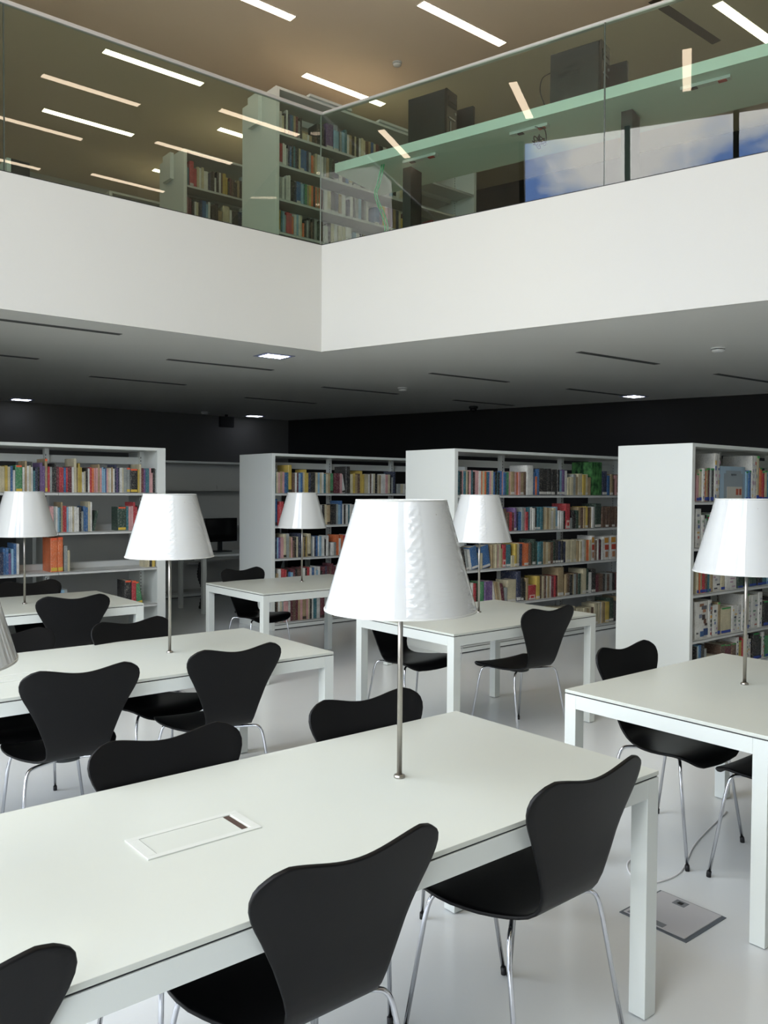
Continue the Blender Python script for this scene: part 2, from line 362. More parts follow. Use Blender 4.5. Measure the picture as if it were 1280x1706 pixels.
# ---------------------------------------------------------------- reading tables
TZ = .73
def table(name, x0, x1, y0, y1, label, boxes=(), group='white reading tables', rz=0):
    cx, cy = (x0+x1)/2, (y0+y1)/2; hx, hy = (x1-x0)/2, (y1-y0)/2
    t = thing(name, label, 'table', (cx, cy, 0), rz, group)
    boxobj('tabletop', (-hx, hx, -hy, hy, TZ-.013, TZ), TABLE, t, .0012)
    g = .004
    boxobj('shadow_gap', (-hx+g, hx-g, -hy+g, hy-g, TZ-.018, TZ-.013), SHADOWGAP, t)
    L = .055; z0, z1 = TZ-.073, TZ-.018
    boxobj('apron', (-hx+L, hx-L, -hy, -hy+.028, z0, z1), TFRAME, t, .001); boxobj('apron', (-hx+L, hx-L, hy-.028, hy, z0, z1), TFRAME, t, .001)
    boxobj('apron', (-hx, -hx+.028, -hy+L, hy-L, z0, z1), TFRAME, t, .001); boxobj('apron', (hx-.028, hx, -hy+L, hy-L, z0, z1), TFRAME, t, .001)
    for sx_ in (-1, 1):
        for sy_ in (-1, 1):
            a, b = sorted((sx_*hx, sx_*(hx-L))); c, d = sorted((sy_*hy, sy_*(hy-L)))
            boxobj('leg', (a, b, c, d, 0.004, z1), TFRAME, t, .0015)
    for (bxc, byc) in boxes:
        x, y = bxc-cx, byc-cy
        bm = bmesh.new()
        for q in ((x-.145, x+.145, y-.066, y-.05), (x-.145, x+.145, y+.05, y+.066), (x-.145, x-.118, y-.05, y+.05), (x+.122, x+.145, y-.05, y+.05)): bx(bm, *q, TZ, TZ+.003)
        p = obj('power_box', bm, BOXWHITE, t, .0008)
        boxobj('lid', (x-.1165, x+.100, y-.0485, y+.0485, TZ, TZ+.0018), TABLE, p)
        boxobj('cable_slot', (x+.1015, x+.1185, y-.0495, y+.0495, TZ, TZ+.0006), mat('slot_brown', (70,52,44), .6), p)
    return t
table('reading_table', -.37, 2.187, 1.376, 2.226, 'long white reading table in the foreground with a flush power box', [(.91, 1.806)])
table('reading_table', -.06, 2.50, 3.44, 4.36, 'long white reading table in the second row at the left', [(1.09, 3.79)], rz=math.radians(-.6))
table('reading_table', -.08, 2.482, 5.72, 6.64, 'white reading table in the third row, in front of the far-left bookcase')
table('reading_table', 2.785, 4.05, 1.34, 2.195, 'white reading table cut by the right edge of the photo')
table('reading_table', 3.345, 4.67, 3.43, 4.345, 'white reading table in the middle, in front of the central bookcase')
table('reading_table', 3.45, 4.775, 5.68, 6.64, 'white reading table in front of the bookcase left of centre')

# ---------------------------------------------------------------- lamps
def lamp():
    t = thing('table_lamp', 'x', 'lamp')
    bm = bmesh.new(); lathe(bm, [(.016, 0), (.0165, .004), (.015, .008), (.011, .010)], 28); obj('base_collar', bm, STEEL, t)
    bm = bmesh.new(); lathe(bm, [(.0075, .006), (.0075, .71)], 20); obj('pole', bm, STEEL, t)
    r0, r1, z0, z1 = .217, .129, .482, .793
    bm = bmesh.new()
    n = 220; m_ = 96; rings = []; rw = random.Random(3)
    ph = [rw.uniform(0, 6.28) for _ in range(8)]
    for j in range(m_+1):
        f = j/m_; z = z0+(z1-z0)*f; ring = []
        edge = min(1, f*12, (1-f)*12)
        for i in range(n):
            a = 2*math.pi*i/n - math.pi; r = r0+(r1-r0)*f
            # creases of the film: short ones running into the sealed seam (a=0), long shallow ones beside it
            c1 = math.exp(-((a+.10)/.10)**2) if a < 0 else math.exp(-(a/.03)**2)
            q = math.sin(z*520 + a*26 + 2*math.sin(z*37+ph[0])) * (.5+.5*math.sin(z*83+ph[1])) + .6*math.sin(z*230 - a*40 + ph[2])
            c2 = math.exp(-((a-.85)/.28)**2)
            q2 = math.sin(z*190 + a*30 + 1.5*math.sin(a*9+ph[3]) + 1.2*math.sin(z*45)) * (.4+.6*math.sin(z*21+ph[4])**2)
            r += edge*(.00075*c1*q + .00045*c2*q2 + (.0006*math.exp(-(a/.012)**2)))
            ring.append(bm.verts.new((r*math.cos(a), r*math.sin(a), z)))
        rings.append(ring)
    for a, b in zip(rings, rings[1:]):
        for i in range(n): f = bm.faces.new((a[i], a[(i+1)%n], b[(i+1)%n], b[i])); f.smooth = True
    o = obj('lamp_shade', bm, SHADE, t, recalc=False)
    s = o.modifiers.new('s', 'SOLIDIFY'); s.thickness = .0022; s.offset = -1
    # wrinkled heat-sealed film seam running down the shade
    bm = bmesh.new(); lathe(bm, [(r0+.0006, z0-.001), (r0+.001, z0+.004), (r0-.0010, z0+.004), (r0-.003, z0-.001), (r0+.0006, z0-.001)], 72, cap=False)
    obj('bottom_rim', bm, SHADEIN, o)
    bm = bmesh.new(); lathe(bm, [(r1+.0006, z1+.001), (r1+.0012, z1-.004), (r1-.001, z1-.004), (r1-.003, z1+.001), (r1+.0006, z1+.001)], 72, cap=False)
    obj('top_rim', bm, SHADEIN, o)
    bm = bmesh.new()
    for k in range(3):
        a = k*2*math.pi/3+.4; tube(bm, [(.012*math.cos(a), .012*math.sin(a), .70), ((r1+.012)*math.cos(a), (r1+.012)*math.sin(a), .755)], .0016, 6)
    tube(bm, [(0, 0, .69), (0, 0, .71)], .014, 14); obj('shade_carrier', bm, STEEL, t)
    bm = bmesh.new(); lathe(bm, [(.013, .71), (.014, .725), (.03, .755), (.03, .772), (.018, .79), (.002, .794)], 20); obj('bulb', bm, mat('bulb_glass', (240,240,236), .3), t)
    return t
LAMPS = [(1.549, 1.806, 249, 'biggest white film-wrapped lamp, standing on the foreground table'),
 (1.832, 3.908, 252, 'white shaded lamp on the second-row table at the left'),
 (3.462, 1.774, 80, 'white shaded lamp on the table cut by the right edge'),
 (4.084, 3.951, 236, 'white shaded lamp on the middle table before the central bookcase'),
 (4.175, 6.221, 60, 'white shaded lamp on the table before the bookcase left of centre'),
 (1.796, 6.170, 60, 'white shaded lamp at the left edge, before the far-left bookcase'),
 (.285, 1.80, 150, 'lamp of which only the shade rim shows at the left edge of the photo')]
lp = lamp()
for i, (x, y, a, lb) in enumerate(LAMPS):
    o = lp if i == 0 else copy_tree(lp); o.location = (x, y, TZ); o.rotation_euler.z = math.radians(a); o['label'] = lb; o['group'] = 'white shaded lamps on the reading tables'

# ---------------------------------------------------------------- chairs
def chair():
    t = thing('stacking_chair', 'x', 'chair')
    prof = [(.205,.409),(.188,.430),(.14,.445),(.05,.442),(-.06,.434),(-.13,.436),(-.175,.452),(-.203,.487),(-.218,.54),(-.232,.62),(-.25,.70),(-.27,.775),(-.286,.832)]
    P = smooth_path([(0, y, z) for y, z in prof], 5)
    s = [0]
    for a, b in zip(P, P[1:]): s.append(s[-1]+(b-a).length)
    T = s[-1]
    # half width along the profile
    key = [(0,.125),(.008,.158),(.02,.182),(.045,.207),(.09,.227),(.16,.234),(.23,.222),(.30,.192),(.36,.160),(.41,.134),(.455,.121),(.50,.123),(.56,.138),(.64,.166),(.70,.191),(.745,.213),(.78,.228),(.81,.235),(.838,.233),(.860,.219),(.877,.195),(.888,.162)]
    kT = key[-1][0]
    def hw(u):
        u = u*kT
        for (a, wa), (b, wb) in zip(key, key[1:]):
            if u <= b:
                f = (u-a)/(b-a); return wa+(wb-wa)*f
        return key[-1][1]
    def at(u):
        d = min(max(u, 0), 1)*T
        for i in range(len(s)-1):
            if d <= s[i+1] or i == len(s)-2:
                f = (d-s[i])/(s[i+1]-s[i]); return P[i].lerp(P[i+1], f), (P[i+1]-P[i]).normalized()
    us = [0,.006,.013,.025,.045,.08,.12,.16,.20,.25,.30,.34,.38,.42,.45,.48,.51,.54,.58,.62,.67,.72,.76,.80,.84,.87,.90,.925,.95,.965,.978,.988,.995,1.0]
    nt_ = 18; bm = bmesh.new(); grid = []
    for u in us:
        row = []; w_ = hw(u)
        back = max(0, min(1, (u-.5)/.25)); seat = max(0, min(1, (.42-u)/.3))
        for k in range(nt_+1):
            q = -1+2*k/nt_; x = w_*q
            uu = u
            # dip of the top edge between the lobes, slight bow of the front edge
            dip = .027*(.5+.5*math.cos(math.pi*min(1, abs(x)/.185)))
            uu -= max(0, (u-.72)/.28)*dip/T
            fr = .016*(.5+.5*math.cos(math.pi*min(1, abs(x)/.17)))
            p, d = at(uu); p = p.copy()
            n = Vector((0, -d.z, d.y))           # normal in the profile plane
            p.x = x
            xx = (x/.23)**2
            if u < .06: p.y += (1-u/.06)*fr*.6
            p.y += back*.020*xx                      # back hollow: sides come forward
            p.z += seat*(.012*xx - .006)             # seat dish
            if u < .05: p.z -= (1-u/.05)*.006
            row.append(bm.verts.new(p))
        grid.append(row)
    for a, b in zip(grid, grid[1:]):
        for k in range(nt_):
            f = bm.faces.new((a[k], a[k+1], b[k+1], b[k])); f.smooth = True
    o = obj('shell', bm, BLK, t, recalc=True)
    m = o.modifiers.new('s', 'SOLIDIFY'); m.thickness = .011; m.offset = 0
    b_ = o.modifiers.new('b', 'BEVEL'); b_.width = .003; b_.segments = 2; b_.limit_method = 'ANGLE'; b_.angle_limit = math.radians(50)
    ed = o
    for sx_ in (-1, 1):
        for fy in (1, -1):
            ytop = .125*fy-.01; yb = .195 if fy > 0 else -.225
            pts = [(sx_*.03, .03*fy-.01, .405), (sx_*.10, .08*fy-.01, .412), (sx_*.158, ytop, .416), (sx_*.178, ytop+.014*fy, .408), (sx_*.188, ytop+.022*fy, .385), (sx_*.196, ytop+.03*fy, .34), (sx_*.222, yb, .012)]
            path = [Vector(p) for p in pts]
            sm = smooth_path(path[:-1], 4) + [path[-1]]
            bm = bmesh.new(); tube(bm, sm, .0068, 10); l = obj('leg', bm, CHROME, t)
            d = (path[-1]-path[-2]).normalized()
            bm = bmesh.new(); tube(bm, [path[-1]-d*.012, path[-1]-d*.001, path[-1]+Vector((0, 0, -.011))], .0092, 10); obj('rubber_foot', bm, RUBBER, l)
    bm = bmesh.new(); lathe(bm, [(.062, .396), (.066, .400), (.066, .416), (.05, .424)], 28, 0, -.01); obj('centre_mount', bm, PCBLK, t)
    return t
# x, y of the top of the back; facing +1 = towards the left-back wall, -1 = towards the viewer
CH = [(1.02,1.30,1,0,'largest black chair, in the foreground centre, back to the viewer'),
 (1.78,1.29,1,1,'black chair right of the foreground centre with its whole seat visible'),
 (.235,1.315,1,0,'black chair with only one back lobe showing at the bottom left'),
 (1.80,2.30,-1,-4,'black chair beyond the foreground table, just left of the big lamp pole'),
 (1.06,2.30,-1,-1,'black chair beyond the foreground table, behind its power box'),
 (1.19,3.315,1,-4,'black chair at the left before the second-row table, back to the viewer'),
 (1.895,3.325,1,-2,'black chair before the second-row table, right of its lamp pole'),
 (1.825,4.40,-1,6,'black chair beyond the second-row table, left of the lamp pole'),
 (1.19,4.42,-1,0,'black chair at the left edge beyond the second-row table'),
 (1.94,5.58,1,-9,'black chair before the third-row table at the left'),
 (1.98,6.70,-1,0,'black chair beyond the third-row table, against the far-left bookcase'),
 (3.82,6.68,-1,5,'black chair beyond the table before the bookcase left of centre'),
 (3.35,2.315,-1,0,'black chair beyond the right-edge table, beside the blank end panel'),
 (3.37,1.26,1,0,'black chair at the right edge showing a seat corner and legs'),
 (4.07,3.31,1,-2,'black chair before the middle table, back to the viewer'),
 (3.66,4.43,-1,0,'black chair beyond the middle table, behind the big lamp pole')]
cp = chair()
for i, (x, y, f, a, lb) in enumerate(CH):
    o = cp if i == 0 else copy_tree(cp)
    rz = math.radians(a) + (0 if f > 0 else math.pi)
    off = Matrix.Rotation(rz, 3, 'Z') @ Vector((0, -.289, 0))
    o.scale = (1.012,)*3; o.location = (x-off.x, y-off.y, 0); o.rotation_euler.z = rz; o['label'] = lb; o['group'] = 'black chairs around the reading tables'

# ---------------------------------------------------------------- bookcases
def bookcase(x0, x1, y0, zb, label, levels, sides=(0, 1), bays=3, pt=.045, depth=.70, solid_back=False, tops=True, name='bookcase', sign=False):
    t = thing(name, label, 'bookcase', (x0, y0, zb))
    Wd = x1-x0; H = 1.945
    boxobj('end_panel', (0, pt, 0, depth, 0, H), CASE, t, .002); boxobj('end_panel', (Wd-pt, Wd, 0, depth, 0, H), CASE, t, .002)
    boxobj('top_panel', (pt, Wd-pt, 0, depth, H-.028, H), CASE, t, .001)
    boxobj('plinth', (pt, Wd-pt, .004, depth-.004, .012, .052), CASE, t, .001)
    boxobj('kick_shadow', (pt, Wd-pt, .02, depth-.02, .0, .012), DARKSLOT, t)  # dark-coloured strip stands in for the shadow line under the plinth
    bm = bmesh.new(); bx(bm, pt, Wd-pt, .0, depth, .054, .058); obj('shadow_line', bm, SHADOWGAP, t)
    bw = (Wd-2*pt)/bays; ym = depth/2
    px_ = [pt + .02] + [pt+bw*i for i in range(1, bays)] + [Wd-pt-.02]
    for i, x in enumerate(px_):
        boxobj_ = boxobj('post', (x-.02, x+.02, ym-.03, ym+.03, .05, H-.028), CASE, t)
        bm = bmesh.new()
        z = .12
        while z < H-.08:
            bx(bm, x-.014, x-.008, ym-.0315, ym-.0295, z, z+.016); z += .032
        obj('post_slots', bm, DARKSLOT, boxobj_)
    for sd in sides:
        for lv in levels:
            for b in range(bays):
                a, c = pt+bw*b+.002, pt+bw*(b+1)-.002
                bm = bmesh.new()
                if sd == 0: ya, yb_ = .0, ym-.045; bx(bm, a, c, ya, ya+.012, lv-.026, lv-.002); bx(bm, a, c, yb_-.004, yb_, lv-.02, lv+.05)
                else: ya, yb_ = ym+.045, depth; bx(bm, a, c, yb_-.012, yb_, lv-.026, lv-.002); bx(bm, a, c, ya, ya+.004, lv-.02, lv+.05)
                bx(bm, a, c, ya, yb_, lv-.006, lv)
                obj('shelf', bm, CASEIN, t)
    bm = bmesh.new()
    for b in range(bays): bx(bm, pt+bw*b+.02, pt+bw*(b+1)-.02, ym+.01, ym+.03, 1.79, 1.86)
    obj('crossbar', bm, CASE, t)
    if solid_back: boxobj('back_panel', (pt, Wd-pt, ym-.035, ym-.031, .06, H-.03), CASEIN, t)
    if sign:
        boxobj('end_sign', (-.05, -.0, .28, .50, 1.64, 1.97), CASE, t, .003)
    return t
LV = [.08, .435, .79, 1.15, 1.51]
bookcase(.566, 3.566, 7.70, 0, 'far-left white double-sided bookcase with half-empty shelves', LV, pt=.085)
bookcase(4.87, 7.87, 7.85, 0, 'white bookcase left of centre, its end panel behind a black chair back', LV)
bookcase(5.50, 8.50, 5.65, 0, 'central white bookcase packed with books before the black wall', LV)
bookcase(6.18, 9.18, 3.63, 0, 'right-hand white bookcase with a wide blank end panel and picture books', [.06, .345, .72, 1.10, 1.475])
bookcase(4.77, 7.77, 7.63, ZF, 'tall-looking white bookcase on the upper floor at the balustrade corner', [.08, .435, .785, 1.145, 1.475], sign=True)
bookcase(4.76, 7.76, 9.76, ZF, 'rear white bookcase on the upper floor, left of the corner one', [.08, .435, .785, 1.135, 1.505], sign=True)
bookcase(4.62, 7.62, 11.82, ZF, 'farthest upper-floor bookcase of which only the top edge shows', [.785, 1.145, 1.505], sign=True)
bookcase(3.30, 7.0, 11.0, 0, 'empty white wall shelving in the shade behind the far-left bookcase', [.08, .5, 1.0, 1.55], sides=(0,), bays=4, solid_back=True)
# label holders standing on the corner bookcase's top edge
for i, (a, b) in enumerate(((5.18, 5.75), (6.15, 6.62))):
    tag(boxobj('label_holder', (a, b, 7.60, 7.68, ZF+1.946, ZF+1.975), CASE, None, .003), ('left' if i == 0 else 'right')+' white label holder strip on top of the upper corner bookcase', 'sign holder')

# ---------------------------------------------------------------- background computer desk
D0 = (4.85, 6.45, 9.41, 10.1)
t = thing('computer_desk', 'shaded white desk with computers behind the second-row tables', 'desk', (5.65, 9.755, 0))
boxobj('desktop', (-.8, .8, -.345, .345, .705, .73), TFRAME, t, .001)
for a in (-.8, .75):
    for b in (-.345, .295): boxobj('leg', (a, a+.05, b, b+.05, 0, .705), TFRAME, t)
boxobj('crossbeam', (-.75, .75, -.02, .02, .64, .70), TFRAME, t)
def monitor(x, y, z, rz, lb, w_=.5, h_=.31):
    t = thing('computer_monitor', lb, 'monitor', (x, y, z), rz, 'computer monitors in the shade')
    boxobj('screen_housing', (-w_/2, w_/2, -.02, .02, .13, .13+h_), PCFRONT, t, .006)
    boxobj('stand', (-.03, .03, .0, .03, .01, .2), PCBLK, t, .003); boxobj('foot', (-.12, .12, -.09, .09, 0, .012), PCBLK, t, .003)
    boxobj('screen', (-w_/2+.015, w_/2-.015, -.0215, -.0195, .15, .13+h_-.015), mat('screen_off', (10,10,12), .1), t)
monitor(5.33, 9.85, .73, .1, 'dark monitor on the shaded desk, left one'); monitor(5.95, 9.85, .73, -.05, 'dark monitor on the shaded desk beside the bookcase end', .55, .36)
bm = bmesh.new()
pts = smooth_path([(5.0, 9.75, .61), (4.97, 9.74, .45), (5.02, 9.73, .25), (4.98, 9.72, .02)], 10)
tube(bm, pts, .03, 10, radii=[.032 if i % 2 else .024 for i in range(len(pts))])
tag(obj('cable_spine', bm, RUBBER), 'black segmented cable spine hanging under the shaded desk to the floor', 'cable')
o = copy_tree(cp); o.location = (5.5, 9.15, 0); o.rotation_euler.z = .3; o['label'] = 'black chair in deep shade at the computer desk'; o['group'] = 'black chairs around the reading tables'

# ---------------------------------------------------------------- upper floor desk with computers
s0, s1 = smin+.1, 5.127; n0, n1 = 6.41, 7.17
M = Matrix.Rotation(TH, 4, 'Z')
t = thing('upper_desk', 'long pale desk on the upper floor running behind the right glass', 'desk', (0, 0, 0))
boxobj('desktop', (n0, n1, s0, s1, 4.612, 4.70), MINT, t, .002, M)
for q in (-1.9, .2, 2.31, 4.43): boxobj('leg', (6.69, 6.88, q, q+.09, ZF-.02, 4.612), PCBLK, t, 0, M)
def tower(n, s, lb, h_=.455, L_=.405, w_=.185):
    t = thing('computer_tower', lb, 'computer', SK(n, s, 4.70), TH, 'computer towers on the upper desk')
    boxobj('case', (0, w_, .012, L_, .008, h_), PCBLK, t, .006)
    boxobj('front_bezel', (-.002, w_+.002, -.012, .012, .004, h_+.003), PCFRONT, t, .008)
    boxobj('drive_cover', (.025, w_-.025, -.016, -.011, h_-.10, h_-.06), PCBLK, t, .002); boxobj('drive_cover', (.025, w_-.025, -.016, -.011, h_-.15, h_-.11), PCBLK, t, .002)
    bm = bmesh.new(); bx(bm, .035, .145, -.019, -.011, .20, .212); bx(bm, .06, .068, -.019, -.011, .05, .18); obj('silver_trim', bm, SILVER, t)
    bm = bmesh.new(); tube(bm, [(.15, -.012, .27), (.15, -.018, .27)], .012, 14); obj('power_button', bm, SILVER, t)
    for q in (.05, .33):
        boxobj('rubber_foot', (.02, w_-.02, q, q+.03, 0, .009), RUBBER, t)
    bm = bmesh.new()
    for i in range(7):
        for j in range(7): bx(bm, -.0015, .001, .17+i*.018, .181+i*.018, .13+j*.022, .141+j*.022)
    obj('side_vent', bm, RUBBER, t)
tower(6.53, 3.955, 'dark computer tower on the upper desk, the left one')
tower(6.53, 2.52, 'dark computer tower on the upper desk, the right one at the glass joint', L_=.43)
def upright(n, s, lb):
    t = thing('flat_monitor', lb, 'monitor', SK(n, s, 4.70), TH, 'flat monitors behind the towers')
    boxobj('housing', (-.02, .02, -.02, .42, .05, .39), PCBLK, t, .005); boxobj('stand', (.02, .05, .17, .23, .0, .2), PCBLK, t); boxobj('foot', (-.08, .1, .1, .3, 0, .012), PCBLK, t, .002)
upright(6.86, 3.87, 'thin dark monitor edge showing behind the left computer tower'); upright(6.86, 2.43, 'thin dark monitor edge showing behind the right computer tower')
def strip(s_a, s_b, lb):
    t = thing('power_strip', lb, 'power strip', (0, 0, 0), 0, 'power strips under the upper desk')
    boxobj('housing', (6.53, 6.585, s_a, s_b, 4.588, 4.612), PLASTIC, t, .002, M)
    boxobj('red_switch', (6.538, 6.577, s_a+.03, s_a+.09, 4.583, 4.589), RED, t, 0, M); boxobj('socket', (6.538, 6.577, s_b-.12, s_b-.07, 4.583, 4.589), PCFRONT, t, 0, M)
strip(4.06, 4.42, 'white power strip under the upper desk, leftmost by the dark leg'); strip(2.97, 3.32, 'white power strip under the upper desk with the tangled black cable'); strip(1.53, 1.89, 'white power strip under the upper desk at the right')
bm = bmesh.new()
tube(bm, smooth_path([(5.04, 6.19, 4.62), (5.025, 6.238, 4.45), (5.01, 6.26, 4.337), (5.04, 6.183, 4.13), (5.05, 6.15, 4.0), (5.03, 6.2, 3.90), (4.98, 6.38, 3.875), (4.92, 6.60, 3.87), (4.90, 6.75, 3.86)], 8), .0055, 8)
tube(bm, smooth_path([(5.05, 6.17, 4.62), (5.035, 6.21, 4.45), (5.02, 6.24, 4.337), (5.055, 6.16, 4.13), (5.065, 6.13, 4.0), (5.045, 6.18, 3.92), (4.99, 6.35, 3.895), (4.90, 6.55, 3.87), (4.86, 6.72, 3.86)], 8), .0055, 8)
tag(obj('network_cable', bm, GREENCABLE), 'pair of green network cables hanging from the upper desk to its floor', 'cable')
bm = bmesh.new(); pp = [SK(6.53, 3.08, 4.60)]
rr = random.Random(4)
for i in range(16): pp.append(SK(6.53+rr.uniform(0, .05), 3.06+rr.uniform(-.08, .08), 4.56-.13*abs(math.sin(i*1.7))+rr.uniform(-.02, .03)))
tube(bm, smooth_path(pp, 6), .0045, 7)
tag(obj('cable_tangle', bm, BLACKCABLE), 'tangled black cable hanging from the power strip under the upper desk', 'cable')
bm = bmesh.new(); tube(bm, smooth_path([SK(6.62, 2.97, 5.06), SK(6.60, 3.05, 5.02), SK(6.60, 3.07, 4.92), SK(6.60, 3.03, 4.80), SK(6.61, 2.99, 4.72), SK(6.63, 2.96, 4.704)], 6), .004, 7)
tag(obj('tower_cable', bm, BLACKCABLE), 'black cable curling down behind the right computer tower', 'cable')
# dark corner cupboard at the far left of the upper floor, seen through the glass
t = thing('upper_cabinet', 'dark cabinet top with a pale left side, low behind the left glass', 'cabinet', (2.165, 7.9, ZF))
boxobj('side', (0, .035, 0, .4, -.02, .615), CASE, t); boxobj('body', (.035, .195, .0, .4, -.02, .60), DARKSLOT, t); boxobj('top_edge', (.035, .195, -.005, .4, .60, .612), PCBLK, t)

# ---------------------------------------------------------------- floor boxes and cables
def floorbox(x, y, a, lb, s=.135):
    t = thing('floor_box', lb, 'floor box', (x, y, 0), 0, 'square floor socket covers')
    bm = bmesh.new(); 
    for q in ((-s, s, -s, -s+.014), (-s, s, s-.006, s), (-s, -s+.014, -s+.014, s-.006), (s-.004, s, -s+.014, s-.006)): bx(bm, *q, .0005, .003)
    obj('frame', bm, mat('floorbox_frame', (92,98,104), .5), t)
    boxobj('lid', (-s+.016, s-.005, -s+.016, s-.008, .0005, .0045), mat('floorbox_lid', (186,186,188), .35), t)
    for (a_, b_, c_, d_) in ((s-.06, s-.02, .0, .05), (-s+.02, -s+.05, -.03, .06), (-s+.02, -s+.05, s-.06, s-.02)):
        boxobj('tape_patch', (a_, b_, c_, d_, .0045, .0052), TAPE, t)
    bm = bmesh.new(); bx(bm, s-.05, s-.03, .015, .035, .0052, .0058); obj('finger_slot', bm, RUBBER, t)
floorbox(2.753, 1.667, 0, 'square floor socket cover with grey tape beside the foreground table leg')
floorbox(2.74, 5.88, 0, 'small distant floor socket cover seen under the second-row table')
bm = bmesh.new(); tube(bm, smooth_path([(3.85, 2.05, .004), (3.40, 1.95, .004), (3.1, 1.84, .004), (2.949, 1.842, .004), (2.90, 1.875, .004), (2.91, 1.95, .004), (2.99, 2.02, .004), (3.07, 2.02, .02)], 8), .0035, 7)
boxy = obj('lamp_cable', bm, WHITECABLE); tag(boxy, 'thin white cable looping on the floor by the right-edge table', 'cable')
boxobj('plug', (3.06, 3.10, 2.0, 2.03, .004, .045), TAPE, boxy, .003)
bm = bmesh.new(); tube(bm, smooth_path([(4.09, 3.95, .66), (4.2, 4.2, .5), (4.3, 4.35, .2), (4.35, 4.4, .006), (4.5, 4.6, .006)], 8), .003, 7)
tag(obj('lamp_cable', bm, WHITECABLE), 'thin white cable hanging under the middle table to the floor', 'cable')

